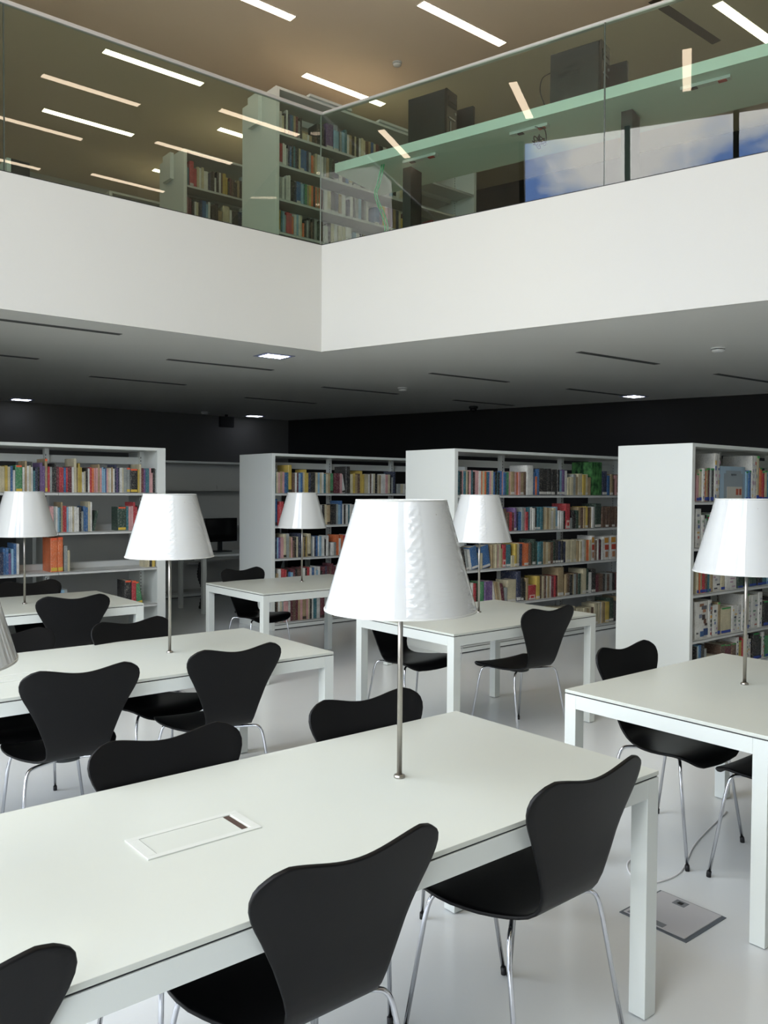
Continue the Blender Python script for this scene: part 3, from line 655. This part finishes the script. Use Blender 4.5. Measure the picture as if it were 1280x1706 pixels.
ROWS = [
 ('S1', 1.51, [(2.018, 2.175, 'n6c6c6y6c6b6w5'), (2.178, 2.237, 'E6'), (2.237, 2.426, 'w6s7w6c6w6t5n6k6v7v6'), (2.426, 2.451, 's8'), (2.451, 2.489, 'r6g6'), (2.489, 2.529, 'k6k7'), (2.529, 2.682, 'm6r6r6b6r6m6m6w6'), (2.682, 2.706, 'c8'), (2.706, 2.925, 's6y7y6w5c5k6w6r6o6p6p6s7'), (2.925, 3.152, 'p6l6l6b6p6c6w6s6w6n7v6n6w6w6c6'), (3.152, 3.295, 'g6g6K6'), (3.295, 3.523, 'y6c7m6v6t6t6p6p5k6g6u6s5')]),
 ('S1', 1.15, [(1.984, 2.459, 'w6l6t6p6w6g6c6b5w6v6s6k6w6y6c6l5w6r6n6w6'), (2.468, 2.633, 'p6p6g6w6l6t6s7r6r6l6'), (2.633, 2.729, 'w6w6c6w6w6'), (2.729, 2.875, 'k6g5b6b6c7w7d5/'), (3.094, 3.18, 'D6'), (3.18, 3.335, 't6p6p6r7r6k6s6'), (3.335, 3.523, 'w6c6b5w6m6g6k6w6')]),
 ('S1', 0.79, [(1.919, 2.204, 'w6k6c6y6c6n5n5b6b6v5l6b7w7'), (2.475, 2.538, 'O8'), (2.538, 2.588, 'o8'), (2.595, 2.626, 'g6'), (2.626, 2.647, 'c5'), (3.361, 3.468, 'c3c3k3y3')]),
 ('S1', 0.435, [(2.549, 2.655, 'w6\\b5\\l5\\g5\\'), (3.161, 3.229, 'K6'), (3.231, 3.276, 'r6'), (3.288, 3.347, 'e6\\')]),
 ('S2', 1.51, [(4.906, 4.938, 't6'), (4.938, 5.051, 'c6p6s6p6'), (5.051, 5.101, 'b6t6'), (5.101, 5.151, 'Y8'), (5.157, 5.365, 'u6w6m6l6b6c6y7y6'), (5.365, 5.461, 'n6k6k6'), (5.461, 5.668, 'c6l6c6w6t6c6s6'), (5.672, 5.718, 'e6'), (5.724, 5.839, 'm6m6p6'), (5.849, 5.9, 'w6\\'), (5.9, 5.962, 'K8'), (5.968, 6.204, 'c6y6s6u6y7y6c6'), (6.204, 6.334, 'c6w6u6w6c6'), (6.334, 6.565, 'k6c6s6w6w6p6c6'), (6.565, 6.666, 'k6g5n7k7'), (6.689, 6.815, 'g3c3w3')]),
 ('S2', 1.15, [(4.907, 4.962, 'B8'), (4.965, 5.042, 'r6R7'), (5.042, 5.59, 'w6c6k6w6t6r6g6w6n6c6l6w6s6m6w6k6'), (5.59, 5.674, 'c6s6'), (5.678, 5.754, 'k6k5k6'), (5.76, 6.063, 'g6l6b7w6k6w6t6w6w6d6w6'), (6.063, 6.807, 'c6k6w6s6g6n6w6r6c6w6t6w6k6s6w6')]),
 ('S2', 0.79, [(4.909, 5.04, 'b6n6l6v6p6p6'), (5.04, 5.114, 'c7g7'), (5.114, 5.207, 's6p6u5k6'), (5.207, 5.292, 'c6n7N7'), (5.302, 5.359, 's6k6y6s6'), (5.359, 5.407, 'c7'), (5.413, 5.648, 'g6w6n6b6w6l6w6w6k5w6'), (5.696, 5.757, 'w4g4'), (5.763, 5.926, 'o6w5o6r6p6'), (5.926, 6.34, 'w6s6r6c6k6w6m6u6w6c6s6')]),
 ('S2', 0.435, [(4.91, 5.004, 't6s5w6'), (5.004, 5.081, 'R6r6'), (5.081, 5.284, 'k6b5l5m6k6u6m6'), (5.299, 5.565, 'w6k6r6w6b6w6l5w6k5'), (5.565, 5.754, 'm6n6m6u6m7m6'), (5.754, 6.342, 'w6k6m6r6s6m6c6w6u6k6c6m6w6')]),
 ('S2', 0.08, [(4.911, 5.042, 'u6k6u6w6c6g6'), (5.042, 5.135, 'p6p6w6'), (5.135, 5.238, 'm6u6m6'), (5.238, 5.372, 's8p8S8p7'), (5.372, 5.537, 'c6k6w6t6t6w6w6'), (5.547, 6.13, 'm6k6c6w6s6u6m6k6w6c6')]),
 ('S3', 1.51, [(5.544, 5.64, 's6t6k6p6'), (5.64, 6.071, 't6c6u6p6t6k6p6p6w6o6c6o6t6b6p6c6b6'), (6.071, 6.271, 'k6t6k6b6p6b6t6e6'), (6.271, 6.532, 'p6S6p6o6p6S6u6'), (6.539, 6.648, 'W8'), (6.655, 6.735, 'b6o5b7'), (6.735, 7.063, 'K7K7K7K7k7k7'), (7.063, 7.196, 'l7v7w7'), (7.208, 7.419, 'c5c5g6s5c6'), (7.419, 7.598, 'c6y6c6s5'), (7.611, 7.808, 'F9'), (7.814, 7.943, 'N7b6'), (7.956, 8.135, 's6u5p6u6')]),
 ('S3', 1.15, [(5.558, 6.254, 'w6k6r6s6u6w6n6c6m6w6s6k6c6w6u6'), (6.254, 6.504, 'u5r5m5v6n5b5g6'), (6.504, 6.677, 'p6r5t6w6w6'), (6.677, 6.833, 'k6T6t6s6'), (6.833, 7.05, 'c6s6c6w5c6l6'), (7.055, 7.171, 'w5w5k5'), (7.176, 7.252, 'R7'), (7.257, 7.389, 'g3k5k4d5'), (7.389, 7.624, 's6u6s6y6u6s6'), (7.624, 7.676, 'w6'), (7.684, 7.808, 'd7D7'), (7.816, 8.13, 'u6u6U6u6u6U6u6u6')]),
 ('S3', 0.79, [(5.582, 5.767, 'k5\\g5\\k6\\g5\\w5\\'), (5.767, 5.867, 'B7\\'), (5.867, 5.911, 'c4'), (5.911, 6.04, 'B6\\'), (6.04, 6.197, 's6c6c6p6c6s5'), (6.197, 6.25, 'R6'), (6.254, 6.364, 'T6c3'), (6.368, 6.482, 'y6c6n6'), (6.486, 6.589, 'o6O6'), (6.593, 6.817, 'u6d6D7d6T6t6'), (6.817, 7.01, 's6c6s6u6d6'), (7.015, 7.184, 'k6n6k6n6'), (7.189, 7.372, 'C6c6c6'), (7.378, 7.538, 's6c6w6c6'), (7.543, 7.62, 'o6c6'), (7.633, 7.84, 'W7u6w6m6k6w6'), (7.845, 8.099, 'W7W7'), (8.104, 8.182, 'o6')]),
 ('S3', 0.435, [(5.672, 5.791, 'k6s6w6'), (5.791, 5.841, 'r6m6'), (5.881, 5.942, 'e6'), (5.942, 6.065, 'v6V6'), (6.069, 6.117, 'W7\\'), (6.121, 6.265, 's6\\c6\\m5\\g4'), (6.269, 6.406, 'C6'), (6.41, 6.516, 'N8k6'), (6.52, 6.583, 'k5s6'), (6.587, 6.707, 'R4'), (6.712, 6.8, 'Y6u6'), (6.804, 6.952, 'c6u6w6s6w6'), (6.957, 7.054, 'm6r6m6'), (7.059, 7.161, 'S8'), (7.176, 7.442, 's6u6k6s6g6u6d6'), (7.442, 7.545, 'c6C7'), (7.552, 7.714, 'd7w6K7'), (7.725, 8.134, 'm5u5u5k5g5u5g5k5m5u5')]),
 ('S3', 0.08, [(5.57, 5.755, 'p5s5c5p5'), (5.755, 6.122, 'c5s5k5c5s5m5c5r5'), (6.122, 6.292, 'c5k4s5'), (6.313, 6.6, 'k2k2c2'), (6.645, 7.361, 'c6s6k6m6c6s6c6u6w6c6'), (7.386, 7.682, 'c5c5c5s5c5u5'), (7.682, 7.861, 'C6c6w6s6'), (7.866, 8.157, 's6Y6D7k6d6s7')]),
 ('S4', 1.475, [(6.296, 6.332, 'p6'), (6.336, 6.416, 'c7w7'), (6.42, 6.555, 'o7s7m7g7k7'), (6.559, 6.621, 'W9'), (6.626, 6.664, 'w9'), (6.674, 7.091, 'A8'), (7.095, 7.175, 'l7b7'), (7.182, 7.323, 'w9w9c9'), (7.339, 7.527, 'o8r7c7t7'), (7.527, 8.311, 'w7c7g7o7b7c7m7t7w7')]),
 ('S4', 1.1, [(6.305, 6.429, 'W8w7'), (6.433, 6.631, 'g6k7r7w7t7e7w6'), (6.631, 8.053, 'w7c6o7b7w7s7m6g7w8c7k6w7r7')]),
 ('S4', 0.72, [(6.313, 6.565, 'c6o6s6R6u6t5c6s6'), (6.571, 6.773, 'W6c6'), (6.777, 6.97, 'W6'), (6.981, 7.083, 'd4'), (7.186, 7.315, 'd5D5'), (7.327, 8.072, 'k5t5l6r5b5w6t6k6c6')]),
 ('S4', 0.345, [(6.304, 6.5, 'W8'), (6.506, 6.562, 'w8'), (6.577, 6.709, 'W7s7'), (6.716, 6.894, 'C6'), (6.898, 7.062, 'w6w6'), (7.066, 7.235, 'w8c8w8'), (7.24, 7.437, 'W8w8'), (7.449, 8.089, 'K6k7b6w7c6g6m6')]),
 ('S4', 0.06, [(6.314, 6.398, 'k6w6l6b6'), (6.408, 6.49, 'k6k6g5'), (6.521, 6.972, 'M3u5m5u5'), (6.972, 7.248, 'w6y5r6w6w5'), (7.271, 7.487, 'K6k5w6'), (7.5, 8.105, 'e5w6b6k6c6')]),
 ('U1', 5.32, [(4.805, 5.112, 's6w6c5k6w7n6b6t6s6m6g5k6'), (5.122, 5.309, 'c2c2w2s2k2u2'), (5.309, 5.399, 'k6k6')]),
 ('U1', 5.32, [(5.437, 5.611, 'V7l6'), (5.62, 5.828, 'g6l6t7w6s6k6'), (5.828, 5.98, 'c6k6w6c6c6'), (5.98, 6.135, 'u6s6b6c6'), (6.135, 6.653, 'm6k6w6m6k6s6w6u6k6c6')]),
 ('U1', 4.99, [(4.801, 4.913, 'n6R6w6w6'), (4.913, 5.095, 'g5n6b6k6t6n6k6c6'), (5.095, 5.232, 'B6b6n6g6'), (5.235, 5.401, 'o5s5c6w6w6w6')]),
 ('U1', 4.99, [(5.411, 5.555, 'g6s6d6k6'), (5.555, 6.034, 'n6w6k6b6c6n6t6k6s6'), (6.034, 6.679, 'k6w6n6c6m6l6k6w6c6s6u6')]),
 ('U1', 4.63, [(4.798, 4.971, 't6g6w6g6w7w7'), (4.977, 5.184, 'k6k6n6B6l6t6e6'), (5.186, 5.393, 's6y6o6k6o6s6o6m6')]),
 ('U1', 4.63, [(5.413, 5.713, 'w6c6k6n6s6w6'), (5.733, 6.037, 'n5w6k6g6l6k6g6w6'), (6.12, 6.571, 'B5v5y6p6m6v6s6n6c6y4'), (6.582, 6.818, 'm6k6r6k6n6w6'), (6.957, 7.192, 'b5r6c6m6')]),
 ('U1', 4.28, [(4.79, 4.854, 'Y6'), (4.86, 4.916, 't6l6g5'), (4.92, 5.011, 'R6r6o5'), (5.015, 5.118, 'w6l6w6c6'), (5.122, 5.395, 'o4k5g5k6u5k6g6d5k6u6')]),
 ('U1', 4.28, [(5.415, 5.598, 'w5k6c6w6'), (5.617, 5.796, 'c6c6W6'), (5.816, 6.04, 'l5w5n5c5w5'), (6.04, 6.465, 'k5w5m5c5g5b5')]),
 ('U2', 5.35, [(4.776, 4.847, 'g5w7t6'), (4.851, 4.95, 'R8r6'), (4.954, 5.107, 'c7w7c7w6w6'), (5.113, 5.224, 'n6k6k7w5'), (5.235, 5.386, 'k7w7u7Y7y6'), (5.393, 5.596, 'k5m6u6k6k5s6k6')]),
 ('U2', 4.98, [(4.776, 4.806, 'w7'), (4.813, 4.909, 'p6M6k5'), (4.919, 5.139, 'w5c5k5n6B6l5w6'), (5.161, 5.311, 'k5k6s4'), (5.322, 5.453, 'C6w5'), (5.464, 5.597, 'K5n5')]),
]
# 1015

# ---------------------------------------------------------------- books
PAL = dict(w='cfcfc8', c='bfb799', g='8a908d', k='1f2022', n='27304a', b='33608f', l='86a9bd', t='336b76', e='3f7f55', d='2b4238', y='bda552', o='cb6a3c', r='a8323a', m='5a2430', p='c29694', v='664f7c', s='9a8765', u='5d473a')
CN = dict(w='white', c='cream', g='grey', k='black', n='navy', b='blue', l='light blue', t='teal', e='green', d='dark green', y='yellow', o='orange', r='red', m='maroon', p='pink', v='purple', s='tan', u='brown', f='green landscape-covered', a='blue-framed')
def book_mat(key, hexc, flecks=True):
    m = bpy.data.materials.new('book_'+key); m.use_nodes = True; t = m.node_tree; b = t.nodes['Principled BSDF']; c = srgb(hexc)
    b.inputs['Roughness'].default_value = .45
    g = t.nodes.new('ShaderNodeNewGeometry'); mp_ = t.nodes.new('ShaderNodeMapping'); mp_.inputs['Scale'].default_value = (150, 150, 75)
    n = t.nodes.new('ShaderNodeTexNoise'); n.inputs['Scale'].default_value = 1; n.inputs['Detail'].default_value = 3
    r = t.nodes.new('ShaderNodeValToRGB'); lum = sum(c)/3
    r.color_ramp.elements[0].position = .50; r.color_ramp.elements[0].color = (*c, 1)
    f = (.62, .58, .48) if lum < .3 else (.10, .09, .09)
    r.color_ramp.elements[1].position = .70; r.color_ramp.elements[1].color = (*[a*.68+q*.32 for a, q in zip(c, f)], 1)
    n2 = t.nodes.new('ShaderNodeTexNoise'); n2.inputs['Scale'].default_value = 9; n2.inputs['Detail'].default_value = 1
    h = t.nodes.new('ShaderNodeHueSaturation'); mr = t.nodes.new('ShaderNodeMapRange'); mr.inputs[3].default_value = .6; mr.inputs[4].default_value = 1.4
    k = t.links.new
    k(g.outputs['Position'], mp_.inputs[0]); k(mp_.outputs[0], n.inputs['Vector']); k(n.outputs[0], r.inputs[0]); k(g.outputs['Position'], n2.inputs['Vector'])
    k(n2.outputs[0], mr.inputs[0]); k(mr.outputs[0], h.inputs['Value']); k(r.outputs[0], h.inputs['Color']); k(h.outputs[0], b.inputs['Base Color'])
    return m
BM = {k: book_mat(k, v) for k, v in PAL.items()}
def landscape():
    m = bpy.data.materials.new('cover_green_landscape'); m.use_nodes = True; t = m.node_tree; b = t.nodes['Principled BSDF']; b.inputs['Roughness'].default_value = .3
    tcn = t.nodes.new('ShaderNodeTexCoord'); n = t.nodes.new('ShaderNodeTexNoise'); n.inputs['Scale'].default_value = 5; n.inputs['Detail'].default_value = 3
    r = t.nodes.new('ShaderNodeValToRGB'); r.color_ramp.elements[0].color = (*srgb('12331f'), 1); r.color_ramp.elements[0].position = .35
    r.color_ramp.elements[1].color = (*srgb('5f9c5a'), 1); r.color_ramp.elements[1].position = .7
    t.links.new(tcn.outputs['Object'], n.inputs['Vector']); t.links.new(n.outputs[0], r.inputs[0]); t.links.new(r.outputs[0], b.inputs['Base Color']); return m
BM['f'] = landscape(); BM['a'] = mat('cover_blue_frame', (150,172,186), .3)
PAPER = mat('paper_block', (214,206,186), .8)
STK = dict(S1=mat('yellow_spine_label', (205,175,70), .6), S2=mat('dark_spine_label', (60,56,48), .6), S3=mat('white_spine_label', (200,198,190), .6), S4=mat('blue_spine_label', (50,72,150), .6), U1=mat('pale_spine_label', (190,190,184), .6))
STK['U2'] = STK['U1']
ORANGE = mat('orange_top_label', (225,95,60), .6); GREEN = mat('green_top_label', (60,150,80), .6)
CASES = dict(S1=(.566, 7.70, 0, 'far-left bookcase'), S2=(4.87, 7.85, 0, 'bookcase left of centre'), S3=(5.5, 5.65, 0, 'central bookcase'), S4=(6.18, 3.63, 0, 'right-hand bookcase'), U1=(4.77, 7.63, ZF, 'upper corner bookcase'), U2=(4.76, 9.76, ZF, 'rear upper bookcase'))
LVU = {'S4': [1.475, 1.1, .72, .345, .06], 'S1': [1.51, 1.15, .79, .435, .08], 'U1': [5.32, 4.99, 4.63, 4.28], 'U2': [5.35, 4.98]}
ORD = 'first second third fourth fifth sixth seventh eighth ninth tenth eleventh twelfth thirteenth fourteenth fifteenth sixteenth seventeenth eighteenth nineteenth'.split()
TENS = {2:'twent', 3:'thirt', 4:'fort', 5:'fift', 6:'sixt', 7:'sevent', 8:'eight', 9:'ninet'}
def ordinal(n):
    if n <= 19: return ORD[n-1]
    t_, u_ = divmod(n, 10)
    return TENS[t_]+'ieth' if u_ == 0 else TENS[t_]+'y-'+ORD[u_-1]
ROWN = ['top shelf', 'second shelf', 'third shelf', 'fourth shelf', 'bottom shelf']
def cover_bm():
    bm = bmesh.new()
    # unit book: x thickness, y depth (spine at y=0), z height
    prof = [(0, .03), (.12, .008), (.5, 0), (.88, .008), (1, .03)]
    inner = [(.08, .05), (.92, .05)]
    def col(z): return [bm.verts.new((x, y, z)) for x, y in prof] , [bm.verts.new((1, 1, z)), bm.verts.new((.92, 1, z)), bm.verts.new((.92, .05, z)), bm.verts.new((.08, .05, z)), bm.verts.new((.08, 1, z)), bm.verts.new((0, 1, z))]
    a0, a1 = col(0); b0, b1 = col(1)
    lo = a0+a1; hi = b0+b1; n = len(lo)
    for i in range(n): bm.faces.new((lo[i], lo[(i+1) % n], hi[(i+1) % n], hi[i]))
    bm.faces.new(hi); bm.faces.new(lo[::-1])
    return bm
_c = cover_bm(); bmesh.ops.recalc_face_normals(_c, faces=_c.faces)
COVER = {}
for k, m in BM.items():
    me = bpy.data.meshes.new('book'); _c.to_mesh(me); me.materials.append(m); COVER[k] = me
_c.free()
def unit_box(name, d, m):
    bm = bmesh.new(); bx(bm, *d); me = bpy.data.meshes.new(name); bm.to_mesh(me); bm.free(); me.materials.append(m); return me
PAGES = unit_box('pages', (.08, .92, .052, .97, .012, .985), PAPER)
LABEL = {k: unit_box('spine_label', (.08, .92, -.006, .02, .03, .13), m) for k, m in STK.items()}
TOPL = {'S1': unit_box('top_label', (.1, .9, -.006, .02, .93, .995), ORANGE), 'S4': unit_box('top_label', (.1, .9, -.006, .02, .95, .998), GREEN)}
BOOKS = []      # (case, row, index, col, x, y, z, t, d, h, lean, area)
cam_p = Vector((0, 0, EYE))
rb = random.Random(11)
lastx = {}
cnt = {}
for case, z, segs in ROWS:
    bx0, by0, bz0, nm = CASES[case]
    lv = LVU.get(case, LVU['S1']); row = min(range(len(lv)), key=lambda i: abs(lv[i]-z)); 
    gap = (lv[row-1]-z if row > 0 else bz0+1.915-z) - .035
    for (xa, xb, toks) in segs:
        its = []; i = 0
        while i < len(toks):
            ch = toks[i]; hh = 6; ln = 0; i += 1
            if i < len(toks) and toks[i].isdigit(): hh = int(toks[i]); i += 1
            if i < len(toks) and toks[i] in '/\\': ln = 1 if toks[i] == '/' else -1; i += 1
            its.append((ch, hh, ln))
        ws = [(2.0 if c.isupper() else 1.0)*rb.uniform(.8, 1.2) for c, _, _ in its]; sc_ = (xb-xa)/sum(ws)
        x = xa
        for (c, hh, ln), wt in zip(its, ws):
            wd = wt*sc_; h_ = min(gap-.004, (.038*hh)*rb.uniform(.97, 1.04)) if hh < 9 else gap-.006
            cnt[(case, z)] = cnt.get((case, z), 0)+1
            if ln:
                h_ = min(h_, .215)
            d_ = min(.27, max(.13, h_*rb.uniform(.68, .8)))
            yy = by0 + .018 + rb.uniform(0, .012)
            area = wd*h_/((x-0)**2+yy**2+(z-EYE)**2)
            tooth = wd-.0012
            lean = 0
            if ln: lean = ln*math.radians(11)
            elif rb.random() < .06 and wd < .04: lean = 0
            BOOKS.append([case, row, cnt[(case, z)], c.lower(), x+.0004, yy, z+.0005, tooth, d_, h_, lean, area]); x += wd
# the right-hand bookcase's picture books and boxes stand flush with the shelf edge
order = sorted(range(len(BOOKS)), key=lambda i: -BOOKS[i][11]); keep = set(order[:300])
def visible_x(b): return True
rest = bmesh.new(); restm = list(BM.values())+[PAPER]; idx = {k: i for i, k in enumerate(BM)}
protos = {}; KO_ = {}
for i, (case, row, k, c, x, y, z, wd, d_, h_, lean, area) in enumerate(BOOKS):
    nm = CASES[case][3]
    M_ = Matrix.Translation((x, y, z))
    if lean:
        lx = math.sin(abs(lean))*h_
        M_ = Matrix.Translation((x + (wd*math.cos(lean) if lean > 0 else 0)*0, y, z)) @ Matrix.Rotation(lean, 4, 'Y')
        if lean > 0: M_ = Matrix.Translation((x, y, z+wd*math.sin(lean))) @ Matrix.Rotation(lean, 4, 'Y')
    if i in keep:
        key = (c, case, wd > .03 and case in ('S4', 'U1', 'S3') and c in 'waf')
        if key not in protos:
            r = bpy.data.objects.new('book', COVER[c]); COL.objects.link(r)
            p = bpy.data.objects.new('pages', PAGES); COL.objects.link(p); p.parent = r
            l = bpy.data.objects.new('spine_label', LABEL[case]); COL.objects.link(l); l.parent = r
            if case in TOPL: q = bpy.data.objects.new('top_label', TOPL[case]); COL.objects.link(q); q.parent = r
            protos[key] = r; o = r
        else: o = copy_tree(protos[key])
        KO_[i] = o
        o.matrix_world = M_ @ Matrix.Diagonal((wd, d_, h_, 1))
        if wd > .03 and case in ('S4', 'U1', 'S3') and c in 'waf':
            for ch_ in list(o.children):
                if ch_.name.startswith(('spine_label', 'top_label')): bpy.data.objects.remove(ch_)
        size = 'wide' if wd > .06 else ('slim' if wd < .017 else ('tall' if h_ > .26 else ('small' if h_ < .18 else '')))
        ln_ = ' leaning' if lean else ''
        o['label'] = ' '.join(('%s%s %s book, %s from left on the %s of the %s' % (size, ln_, CN[c], ordinal(k), ROWN[row], nm)).split())
        o['category'] = 'book'; o['group'] = 'books on the %s' % nm
    else:
        Mi = M_ @ Matrix.Diagonal((wd, d_, h_, 1))
        bx(rest, 0, 1, 0, 1, 0, 1, M=Mi, mi=idx[c])
ro = obj('books', rest, restm, recalc=False); ro['kind'] = 'stuff'; tag(ro, 'remaining smaller-looking books standing on the bookcase shelves of both floors', 'books')
# printed cover pictures on the picture-book boxes of the right-hand bookcase and on one cover of the central one
def pic(parent_bk, patches, base):
    x, y, z, wd, d_, h_ = base
    for k_, (a, b, c, d, colr) in enumerate(patches):
        o = boxobj('cover_picture', (a, b, -.004-.003*k_, -.0005, c, d), mat('print_%s' % colr, colr, .5), parent_bk)
for i in keep:
    b = BOOKS[i]; o = KO_.get(i)
    if not o: continue
    if b[0] == 'S4' and b[1] == 3 and b[2] == 1:
        pic(o, [(.30,.62,.86,.94,'8a6248'),(.45,.85,.78,.88,'5a5a60'),(.55,.78,.70,.78,'a8785a'),(.50,.72,.50,.64,'3c3634'),(.62,.80,.40,.52,'6a4a38'),(.70,.88,.34,.40,'4a3a34'),(.25,.45,.56,.66,'7c8290'),(.35,.60,.06,.20,'3a5c86'),(.62,.92,.08,.26,'2c4470'),(.06,.16,.14,.18,'555555')], (0,)*6)
    elif b[0] == 'S4' and b[1] == 3 and b[2] == 2:
        pic(o, [(.50,.86,.05+.115*q,.12+.115*q, ['b0504a','8a7a86','505a56','58544c','c89a48','7c6c60','a86e58','3c3c40'][q]) for q in range(8)] + [(.1,.32,.7,.9,'8a8f96')], (0,)*6)
    elif b[0] == 'S4' and b[3] == 'w' and b[7] > .018:
        rp = random.Random(i); cols_ = ['7a7f8c','9a9aa0','5f6f9a','b06a5c','c2a464','6d8a72','4a4c52','a88d9c']
        pic(o, [(u_, min(.94, u_+rp.uniform(.15,.4)), v_, v_+rp.uniform(.03,.09), cols_[rp.randrange(8)]) for u_, v_ in [(rp.uniform(.06,.6), .06+.14*q+rp.uniform(0,.04)) for q in range(6)]], (0,)*6)
    elif b[0] == 'S3' and b[1] == 2 and b[3] == 'w' and b[7] > .03:
        pic(o, [(.15,.75,.72,.94,'c89040'),(.2,.8,.42,.64,'b04838'),(.3,.7,.10,.34,'a87858')], (0,)*6)
    elif b[3] == 'a':
        pic(o, [(.12,.88,.04,.80,'8c969a'),(.20,.80,.80,.88,'8c969a'),(.24,.85,.05,.42,'b9b7ac'),(.60,.70,.18,.36,'a85a44'),(.73,.82,.18,.36,'a85a44'),(.4,.6,.74,.79,'5c6468')], (0,)*6)
    elif b[3] == 'r' and b[0] == 'S3' and b[7] > .035:
        pic(o, [(.15,.85,.06,.34,'d8b4a8'),(.3,.7,.12,.26,'b3262c')], (0,)*6)
